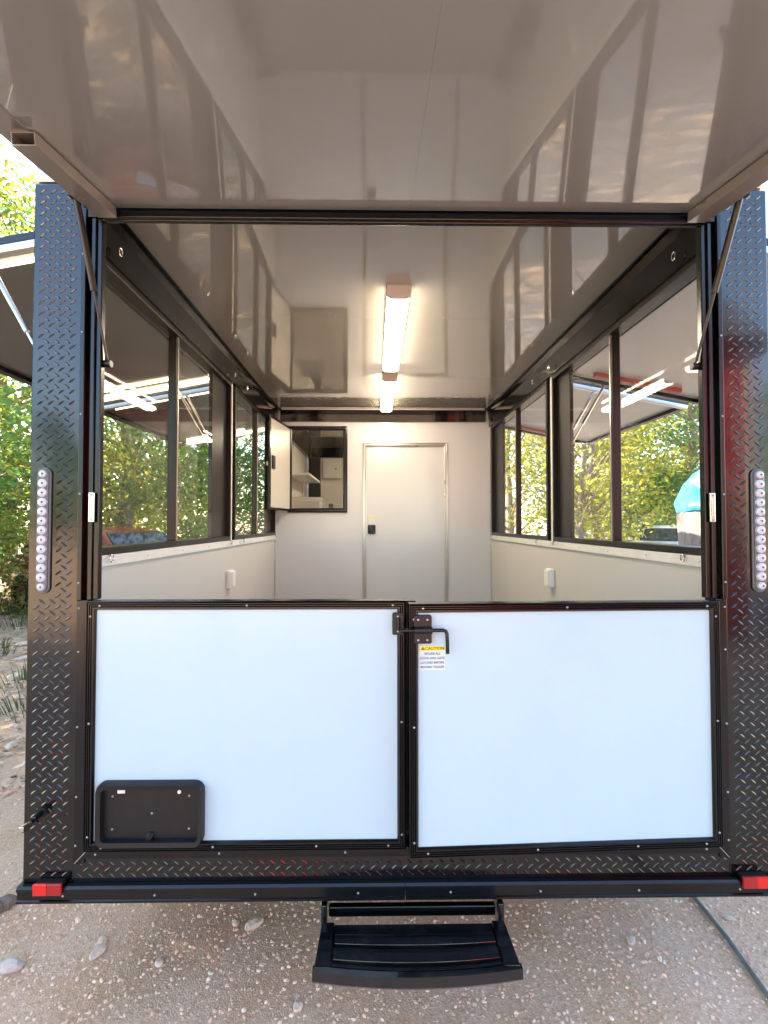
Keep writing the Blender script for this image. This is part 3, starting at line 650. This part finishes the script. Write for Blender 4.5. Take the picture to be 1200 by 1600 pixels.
# outlets
for s, y, z in ((-1,1.965,1.215),(1,1.84,1.235)):
    X = s*W
    ob = MB().box(min(X,X-s*.04), max(X,X-s*.04), y-.048, y+.048, z-.068, z+.068).build('wall_outlet', 'white_plastic', T, bevel=.010)
    MB().box(min(X-s*.0405,X-s*.05), max(X-s*.0405,X-s*.05), y-.038, y+.038, z-.056, z+.056).build('outlet_cover', 'white_plastic', ob, bevel=.004)

# ---- side awnings
def awning(s, y0, y1, sheet, bars, rod):
    ang = math.atan2(-.19, 1.0)
    aw = empty
    def P(u, z): return (s*(1.285+u*math.cos(ang)-z*math.sin(ang)), 2.722+u*math.sin(ang)+z*math.cos(ang))
    def sl(u0,u1,z0,z1,a,b):
        return MB().prism([P(u0,z0),P(u1,z0),P(u1,z1),P(u0,z1)], a, b)
    A = sl(0,1.02,.0,.028,y0,y1).build('side_awning', 'black_trim', T)
    sl(.04,.98,-.004,-.0005,y0+.04,y1-.04).build('awning_sheet', sheet, A)
    sl(0,1.02,-.03,-.0005,y0,y0+.038).build('edge_bar', 'aluminium', A, bevel=.003)
    sl(0,1.02,-.03,-.0005,y1-.038,y1).build('edge_bar', 'aluminium' if s < 0 else 'black_trim', A, bevel=.003)
    sl(.984,1.02,-.03,-.0005,y0+.0385,y1-.0385).build('edge_bar', 'black_trim', A, bevel=.003)
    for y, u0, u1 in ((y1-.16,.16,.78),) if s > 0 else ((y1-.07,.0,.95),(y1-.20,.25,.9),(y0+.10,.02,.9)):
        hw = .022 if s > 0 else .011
        sl(u0,u1,-.035 if s > 0 else -.018,-.0045,y-hw,y+hw).build('cross_bar', bars, A, bevel=.006)  # added cross bars: emissive on the left, plain red on the right
    for y in (y0+.02, y1-.02):
        a = Vector((s*1.292, y, 2.13)); x, z = P(.30,-.035); b = Vector((x, y, z)); m = a.lerp(b, .45)
        MB().tube([b, m], .011, 10).build('strut_cylinder', rod, A, smooth=True)
        MB().tube([m, a], .006, 8).build('strut_rod', 'strut_rod', A, smooth=True)
awning(-1, .16, 1.98, 'awning_shaded', 'bar_glow', 'strut_rod'); awning(-1, 2.10, 3.86, 'awning_shaded', 'bar_glow', 'strut_rod')
awning(1, .16, 1.84, 'awning_light', 'bar_red', 'strut_rod'); awning(1, 1.96, 3.66, 'awning_light', 'bar_red', 'strut_rod')

# ---- wheels and jacks
def wheel_parts(parent, x, y, r, w):
    s = 1 if x > 0 else -1
    t = MB(); pr = [(-w/2,r*.62),(-w/2,r*.9),(-w*.4,r*.98),(-w*.2,r),(w*.2,r),(w*.4,r*.98),(w/2,r*.9),(w/2,r*.62)]; n = 28; V = []
    for i in range(n):
        a = 2*math.pi*i/n
        for u, q in pr: V.append((x+u, y+q*math.cos(a), r+q*math.sin(a)))
    k = len(pr)
    t.add(V, [(i*k+j, i*k+(j+1)%k, ((i+1)%n)*k+(j+1)%k, ((i+1)%n)*k+j) for i in range(n) for j in range(k)])
    tw = t.build('wheel', 'tyre', parent, smooth=True)
    MB().tube([(x-w*.3,y,r),(x+w*.3,y,r)], r*.63, 24).build('rim', 'rim', tw)
    MB().tube([(x+s*w*.3,y,r),(x+s*w*.42,y,r)], r*.2, 12).build('hub', 'under_steel', tw)
for s in (-1,1):
    for y in (3.0, 3.85): wheel_parts(T, s*1.12, y, .34, .2)
    jk = MB().tube([(s*.9,.6,.0),(s*.9,.6,.02),(s*.9,.6,.021),(s*.9,.6,.31)], [.07,.07,.025,.025], 12).build('jack_leg', 'under_steel', T)
for y in (3.0,3.85): MB().tube([(-1.05,y,.34),(1.05,y,.34)], .04, 10).build('axle', 'under_steel', T)

# ------------------------------------------------------------------ vegetation
def leaf_cloud(m, rnd, centre, rad, n, size):
    for _ in range(n):
        d = Vector((rnd.gauss(0,1), rnd.gauss(0,1), rnd.gauss(0,1))); d.normalize(); d *= rnd.random()**.45
        c = Vector(centre)+Vector((d.x*rad[0], d.y*rad[1], d.z*rad[2]))
        s = size*rnd.uniform(.6,1.35); u = Vector((rnd.gauss(0,1),rnd.gauss(0,1),rnd.gauss(0,.6))).normalized()
        w = u.cross(Vector((rnd.gauss(0,1),rnd.gauss(0,1),rnd.gauss(0,1)))).normalized()
        nn = u.cross(w)
        m.add([c-u*s, c+w*s*.42+nn*s*.1, c+u*s, c-w*s*.42+nn*s*.1], [(0,1,2),(0,2,3)])
def make_tree(seed, h, crown0, cr, nclump, per, leaf, tr, leafsize=.11):
    rnd = random.Random(seed)
    t = MB(); bend = [Vector((rnd.uniform(-.25,.25)*i/3, rnd.uniform(-.25,.25)*i/3, h*.78*i/5)) for i in range(6)]; bend[0] = Vector((0,0,-.1))
    t.tube(bend, [tr*1.25, tr, tr*.85, tr*.65, tr*.42, tr*.15], 10)
    l = MB(); ends = []
    for k in range(nclump):
        f = k/nclump; z = crown0+(h-crown0)*(f**.9); a = k*2.399+rnd.uniform(-.4,.4)
        prof = math.sin(math.pi*min(1, .18+.82*f))**.6
        rr = cr*prof*rnd.uniform(.35,1.0)
        c = Vector((math.cos(a)*rr, math.sin(a)*rr, z+rnd.uniform(-.25,.25)))
        zb = max(.4, min(h*.72, z-rr*.55-.2)); i = min(4, int(zb/(h*.78)*5)); q = zb/(h*.78)*5-i
        base = bend[i].lerp(bend[i+1], max(0,min(1,q)))
        mid = base.lerp(c,.55)+Vector((rnd.uniform(-.15,.15),rnd.uniform(-.15,.15),.15))
        t.tube([base, mid, c], [tr*.30, tr*.18, tr*.05], 6)
        s = cr*rnd.uniform(.26,.46)
        leaf_cloud(l, rnd, c, (s*1.15, s*1.15, s*.75), per, leafsize)
    return t, l
def tree_proto(name, args, bark, leaf):
    t, l = make_tree(*args); r = empty(name, (0,0,-50))
    a = t.build('trunk', bark, r, smooth=True); b = l.build('crown', leaf, r)
    return r, a, b
protoT = {}
def plant_tree(name, key, args, bark, leaf, loc, rz, sc_, label, group, cat='tree'):
    r = empty(name, loc, (0,0,rz)); r.scale = (sc_,sc_,sc_)
    if key not in protoT:
        t, l = make_tree(*args); protoT[key] = (t.build('trunk', bark, r, smooth=True), l.build('crown', leaf, r))
        protoT[key][1].data.materials[0] = MATS[leaf]
    else:
        for src in protoT[key]:
            c = src.copy(); col.objects.link(c); c.parent = r
            if src.name.startswith('crown') and src.data.materials[0] != MATS[leaf]:
                c.material_slots[0].link = 'OBJECT'; c.material_slots[0].material = MATS[leaf]
    tag(r, label, cat, group)
    return r
KA = dict(
  a=(1, 9.5, 1.6, 2.7, 44, 130, 0, .17, .095), b=(2, 8.0, 1.2, 2.5, 40, 125, 0, .13, .095), c=(3, 11.0, 2.2, 3.0, 48, 140, 0, .21, .1), d=(4, 6.5, .9, 2.2, 36, 125, 0, .10, .09))
KA['u'] = (5, 3.4, .25, 1.7, 30, 130, 0, .05, .065)      # understorey shrub
KA['v'] = (6, 2.2, .15, 1.4, 24, 130, 0, .04, .06)
def tr(key, x, y, rz, s, leaf, label, group, bark='bark', name=None):
    plant_tree(name or ('leafy_tree' if key in 'abcd' else 'leafy_shrub'), key, KA[key], bark, leaf, (x,y,0), rz, s, label, group, 'tree' if key in 'abcd' else 'shrub')
GL = 'trees in the wood seen past the left windows'; GS = 'shrubs filling the wood past the left windows'
LL = 'green leafy tree in the dense wood behind the left windows'; LS = 'bushy green shrub at the foot of the wood behind left windows'
for x,y,k,rz,s,lf in ((-7.6,5.9,'b',.3,.86,'leaf_green'),(-9.6,9.0,'a',1.2,1.05,'leaf_gold'),(-6.7,11.2,'c',2.2,.95,'leaf_deep'),(-11.5,13.5,'c',.5,1.1,'leaf_green'),
        (-8.6,15.5,'a',3.1,1.0,'leaf_gold'),(-5.2,15.0,'b',4.4,1.1,'leaf_deep'),(-3.6,18.5,'a',5.0,1.1,'leaf_green'),(-14,8.5,'c',4.0,1.1,'leaf_deep'),(-12.2,18.5,'a',.9,1.2,'leaf_green'),(-7.5,20.5,'c',1.9,1.1,'leaf_green')):
    tr(k,x,y,rz,s,lf,{'a':'mid height','b':'slender','c':'tall stout','d':'small'}[k]+({'leaf_green':' bright green','leaf_deep':' dark green','leaf_gold':' golden green'}[lf])+' tree '+('at the near edge of' if y < 10 else 'deep inside' if y > 15.2 else 'midway into')+' the wood behind the left windows',GL)
for x,y,k,rz,s,lf in ((-8.9,7.4,'u',2,1.1,'leaf_deep'),(-6.2,9.9,'u',1,1.1,'leaf_gold'),(-8.0,11.6,'u',3,1.2,'leaf_green'),(-9.8,11.3,'u',4,1.2,'leaf_deep'),(-5.8,13.0,'u',.7,1.2,'leaf_green'),
        (-4.0,14.2,'u',2.7,1.2,'leaf_deep'),(-10.4,6.4,'u',5,1.1,'leaf_green'),(-6.8,16.2,'u',5.5,1.4,'leaf_green'),(-11.5,9.5,'u',1.7,1.3,'leaf_deep'),(-8.3,6.6,'v',.2,.9,'leaf_green'),(-6.9,6.9,'v',1.8,.8,'leaf_gold')):
    tr(k,x,y,rz,s,lf,('low' if k=='v' else 'tall')+({'leaf_green':' bright green','leaf_deep':' dark green','leaf_gold':' golden green'}[lf])+' shrub '+('at the edge of' if y < 8 else 'deep inside' if y > 12.5 else 'midway into')+' the wood behind the left windows',GS)
GR = 'trees across the drive seen past the right windows'
for x,y,k,rz,s,lf,bk,lab in ((6.3,13.2,'b',.4,1.0,'leaf_gold','bark_pale','golden green tree with pale twin trunks past the right window'),(7.1,13.9,'b',2.4,1.05,'leaf_gold','bark_pale','golden green tree with pale twin trunks past the right window'),
        (11.2,19.5,'a',1.3,1.0,'leaf_gold','bark','yellow green tree behind the golden trees across the drive'),(13.2,18.5,'c',3.0,1.0,'leaf_deep','bark','dark green tree behind the golden trees across the drive'),(16.2,21.0,'a',4.0,1.2,'leaf_green','bark','dark green tree behind the golden trees across the drive'),
        (12.0,24.0,'c',5.2,1.2,'leaf_green','bark','dark green tree behind the golden trees across the drive'),(6.0,20.0,'a',.6,1.1,'leaf_gold','bark_pale','yellowing tree seen through the window near the interior door'),(7.4,16.8,'c',2.0,.9,'leaf_gold','bark','grey trunked tree seen through the window near the interior door'),
        (20.5,25.0,'c',.2,1.3,'leaf_deep','bark','dark green tree behind the golden trees across the drive')):
    tr(k,x,y,rz,s,lf,lab,GR,bk)
for x,y,k,rz,s,lf in ((12.0,17.6,'u',.4,1.2,'leaf_deep'),(10.3,18.2,'u',1.4,1.3,'leaf_green'),(14.3,20.2,'u',3.4,1.3,'leaf_green')):
    tr(k,x,y,rz,s,lf,'rounded green shrub under the trees across the drive','shrubs across the drive')
for x,y,k,rz,s,lf in ((-7.4,2.2,'b',3.6,1.0,'leaf_green'),(-9.6,2.9,'c',.9,1.0,'leaf_deep'),(-12.2,3.9,'c',2.1,1.2,'leaf_green'),(-11.2,2.0,'a',5.5,1.25,'leaf_deep'),(-8.2,.6,'b',2.6,1.05,'leaf_green'),(-10.6,.1,'a',.4,1.1,'leaf_deep'),(-13.2,.9,'c',1.4,1.2,'leaf_green'),(-11.5,-1.6,'c',4.1,1.0,'leaf_deep')):
    tr(k,x,y,rz,s,lf,'leafy shade tree added out of view abreast of the trailer side','unseen shade trees beside the trailer')  # out-of-view trees added to keep direct sun off the ground
GB = 'far row of trees facing the rear gates'
for i in range(14):
    x = -34+i*5.2+random.uniform(-1.5,1.5); y = -30-random.uniform(0,9)
    tr('acbd'[i%4],x,y,i*1.3,random.uniform(1.0,1.35),('leaf_green','leaf_deep')[i%2],'leafy tree in the far row facing the rear gates',GB)

# cut trunk with a blue tarp cap
tk = empty('cut_trunk', (3.86,3.86,0)); tag(tk, 'thick grey cut tree trunk wrapped at the top with blue tarp', 'tree trunk')
def trunk():
    rnd = random.Random(11); n = 28; prof = [(0,.52),(.3,.42),(.8,.37),(1.3,.35),(1.72,.36),(1.86,.345),(1.98,.33)]
    ph = [rnd.uniform(0,6.28) for _ in range(5)]
    def rad(a, r, z): return r*(1+.05*math.sin(3*a+ph[0]+z)+.03*math.sin(7*a+ph[1]-z*2)+.018*math.sin(13*a+ph[2]+z*3))
    m = MB(); V = []
    for z, r in prof:
        for j in range(n):
            a = 2*math.pi*j/n; tilt = .20*math.cos(a-.25)
            V.append((rad(a,r,z)*math.cos(a)-.02*z, rad(a,r,z)*math.sin(a), z+(tilt*(z-1.75)/.23 if z > 1.75 else 0)))
    k = len(prof)
    m.add(V, [(i*n+j, i*n+(j+1)%n, (i+1)*n+(j+1)%n, (i+1)*n+j) for i in range(k-1) for j in range(n)]+[tuple((k-1)*n+j for j in range(n))])
    m.build('trunk', 'stump_bark', tk, smooth=True)
    m = MB(); V = []
    rows = [(.0,1.07),(.05,1.09),(.10,1.06),(.18,.98),(.24,.8),(.28,.5),(.295,.2)]
    for dz, q in rows:
        for j in range(n):
            a = 2*math.pi*j/n; wob = 1+.03*math.sin(5*a+dz*20)+.02*math.sin(11*a)
            z0 = 1.96+.21*math.cos(a-.25)+.025*math.sin(4*a)
            V.append((.345*q*wob*math.cos(a)-.04+.06*dz, .345*q*wob*math.sin(a), z0*(1-dz/.38*.0)+dz+(.12*dz/.38)*math.cos(a-.25)))
    k = len(rows)
    m.add(V, [(i*n+j, i*n+(j+1)%n, (i+1)*n+(j+1)%n, (i+1)*n+j) for i in range(k-1) for j in range(n)]+[tuple((k-1)*n+j for j in range(n))])
    m.build('tarp_cap', 'tarp_blue', tk, smooth=True)
trunk()

# grass tufts, leaf litter and rocks on the left
gt = MB(); rnd = random.Random(21)
for _ in range(70):
    x, y = rnd.uniform(-8.5,-2.6), rnd.uniform(2.6,8.5)
    if y < 3.2 and rnd.random() < .5: continue
    for _ in range(60):
        a = rnd.uniform(0,6.28); d = rnd.random()**.6*.28; h = rnd.uniform(.06,.2); b = Vector((x+math.cos(a)*d, y+math.sin(a)*d, 0)); w = Vector((math.cos(a+1.3), math.sin(a+1.3), 0))*.006
        tip = b+Vector((math.cos(a)*h*.5, math.sin(a)*h*.5, h)); md = b.lerp(tip,.5)+Vector((0,0,h*.15))
        gt.add([b-w, b+w, md+w*.7, md-w*.7, tip], [(0,1,2,3),(3,2,4)])
o = gt.build('grass', 'grass', kind='stuff'); o['label'] = 'low green grass tufts on the bare dirt by the wood'; o['category'] = 'grass'
lt = MB()
for _ in range(9000):
    x, y = rnd.uniform(-8,-1.9), rnd.uniform(1.3,8.5); a = rnd.uniform(0,6.28); s = rnd.uniform(.015,.04); t = rnd.uniform(-.5,.5); z = rnd.uniform(.006,.02)
    u = Vector((math.cos(a), math.sin(a), t*.4))*s; w = Vector((-math.sin(a), math.cos(a), rnd.uniform(-.3,.3)))*s*.5; c = Vector((x,y,z+s*.25))
    lt.cur = rnd.choice((0,0,1,2)); lt.add([c-u, c+w, c+u, c-w], [(0,1,2),(0,2,3)])
o = lt.build('leaf_litter', ['litter','peb_d','peb_a'], kind='stuff'); o['label'] = 'dry brown leaves scattered on the dirt by the wood'; o['category'] = 'leaf litter'
for i in range(9):
    x, y = [(-3.35,2.9),(-4.3,4.2),(-3.9,3.5),(-5.1,5.2),(-4.8,4.9),(-2.75,1.95),(-3.0,2.3),(-5.6,5.9),(-4.5,3.9)][i]
    a = rnd.uniform(.04,.10); vs, fs = blob(a, a*.7, a*.4, 2, .15, 90+i); q = MB(); q.add(vs, fs)
    tag(q.build('stone', 'rock_pale', loc=(x,y,a*.12), rot=(0,0,i)), 'weathered pale rock lying in leaf litter beside the wood', 'stone', 'rocks in the leaf litter')

# ------------------------------------------------------------------ cars, house, added red shed
def car(loc, rz, paint, label):
    c = empty('parked_car', loc, (0,0,rz)); c.scale = (1.06,1.06,1.06); tag(c, label, 'car', 'cars parked near the trailer')
    # stations along y: y, half width, z_low, z_belt
    st = [(-2.2,.62,.45,.62),(-2.1,.78,.32,.78),(-1.5,.86,.26,.90),(-.6,.89,.24,.95),(.6,.89,.24,.97),(1.5,.87,.26,.98),(2.05,.80,.32,.95),(2.2,.66,.45,.80)]
    m = MB(); V = []
    for y,w,zl,zb in st: V += [(-w*.9,y,zl),(-w,y,zl+.15),(-w,y,zb-.12),(-w*.9,y,zb),(w*.9,y,zb),(w,y,zb-.12),(w,y,zl+.15),(w*.9,y,zl)]
    n = 8; k = len(st)
    m.add(V, [(i*n+j, i*n+(j+1)%n, (i+1)*n+(j+1)%n, (i+1)*n+j) for i in range(k-1) for j in range(n)]+[tuple(range(n)), tuple((k-1)*n+j for j in range(n))])
    m.build('body', paint, c, smooth=True, bevel=.02)
    cab = [(-1.15,.78,.93,.95),(-.45,.74,.93,1.40),(.2,.74,.95,1.48),(1.0,.73,.96,1.45),(1.75,.74,.95,1.05)]
    m = MB(); V = []
    for y,w,zl,zt in cab: V += [(-w,y,zl),(-w*.80-.0,y,zt-.05),(-w*.70,y,zt),(w*.70,y,zt),(w*.80,y,zt-.05),(w,y,zl)]
    n = 6; k = len(cab)
    m.add(V, [(i*n+j, i*n+(j+1)%n, (i+1)*n+(j+1)%n, (i+1)*n+j) for i in range(k-1) for j in range(n)]+[tuple(range(n)), tuple((k-1)*n+j for j in range(n))])
    m.build('roof', paint, c, smooth=True, bevel=.015)
    for s in (-1,1):
        for (y0,y1,a0,a1) in ((-.82,.12,1.05,1.33),(.2,.92,1.05,1.37),(1.0,1.45,1.05,1.25)):
            def sx(y,z): return s*(.775-.17*((z-.95)/.45)+.006)
            pts = [(y0+ (.0 if y0>-.5 else -.05),1.0),(y1,1.0),(y1- (0 if y1<1.2 else .25),a1),(y0+(.35 if y0<-.5 else .02),a1)]
            m = MB(); m.add([(sx(y,z),y,z) for y,z in pts]+[(sx(y,z)-s*.02,y,z) for y,z in pts], [(0,1,2,3),(7,6,5,4)]+[(i,(i+1)%4,(i+1)%4+4,i+4) for i in range(4)])
            m.build('side_glass', 'car_glass', c)
    for y0,z0,y1,z1,nm in ((-1.13,.98,-.5,1.37,'windscreen'),(1.74,1.08,1.1,1.42,'rear_glass')):
        d = -.012 if y0 < 0 else .012
        m = MB(); V = [(-.66,y0+d,z0+.012),(.66,y0+d,z0+.012),(.54,y1+d,z1+.012),(-.54,y1+d,z1+.012)]
        m.add(V+[(x,y-d,z-.012) for x,y,z in V], [(0,1,2,3),(7,6,5,4)]+[(i,(i+1)%4,(i+1)%4+4,i+4) for i in range(4)]); m.build(nm, 'car_glass', c)
    for s in (-1,1):
        MB().box(s*.60-.14, s*.60+.14, -2.19, -2.08, .62, .74).build('headlight', 'led_lens', c, bevel=.02)
        MB().box(s*.62-.13, s*.62+.13, 2.08, 2.2, .74, .88).build('tail_lamp', 'red_lens', c, bevel=.02)
        MB().box(s*.98-.06, s*.98+.06, -.85, -.72, .98, 1.08).build('mirror', paint, c, bevel=.02)
        for y in (-1.35, 1.35): wheel_parts(c, s*.80, y, .32, .2)
car((-5.0,7.6,0), R(62), 'car_red', 'red car with dark glass parked beside the wood')
car((10.5,15.4,0), R(-50), 'car_white', 'white car parked on the drive beyond the cut trunk')

bn = empty('added_red_shed', (3.95,-7.2,0)); tag(bn, 'tall narrow red board shed with white trim added unseen for its red reflection', 'shed')  # added out of view, shaped to give the right post its red reflection
MB().box(-1.25,1.25,-2.2,2.2,0,4.2).build('wall', 'barn_red', bn)
q = MB(); q.prism([(-1.5,4.08),(-1.4,4.0),(-1.2,4.202),(1.2,4.202),(1.4,4.0),(1.5,4.08),(0,5.3)], -2.4, 2.4); q.build('roof', 'house_roof', bn)
for s in (-1,1): MB().box(s*1.2-.05,s*1.2+.05,2.2005,2.24,0,4.1).build('corner_board', 'sill_white', bn)
d_ = MB().box(-.7,.7,2.2005,2.25,0,2.2).build('door', 'barn_red', bn)
for a,b,c,e in ((-.7,.7,2.1,2.2),(-.7,.7,0,.1),(-.7,-.6,.1,2.1),(.6,.7,.1,2.1)): MB().box(a,b,2.2505,2.27,c,e).build('door_trim', 'sill_white', d_)

hs = empty('small_house', (19.5,38,0), (0,0,R(-12))); tag(hs, 'pale blue house with grey gable roof behind the trees', 'house')
MB().box(-5,5,-4,4,0,2.9).build('wall', 'house_wall', hs)
rf = MB(); rf.prism([(-5.4,2.85),(5.4,2.85),(0,5.6)], -4.5, 4.5); rf.build('roof', 'house_roof', hs)
for x in (-3.2,-.8,3.0):
    w = MB().box(x-.6,x+.6,-4.06,-4.001,1.0,2.2).build('window', 'sill_white', hs); MB().box(x-.5,x+.5,-4.09,-4.061,1.1,2.1).build('pane', 'car_glass', w)
dd = MB().box(.8,1.75,-4.06,-4.001,0,2.1).build('door', 'sill_white', hs); MB().tube([(1.62,-4.06,1.0),(1.62,-4.12,1.0)], .03, 8).build('handle', 'chrome', dd)
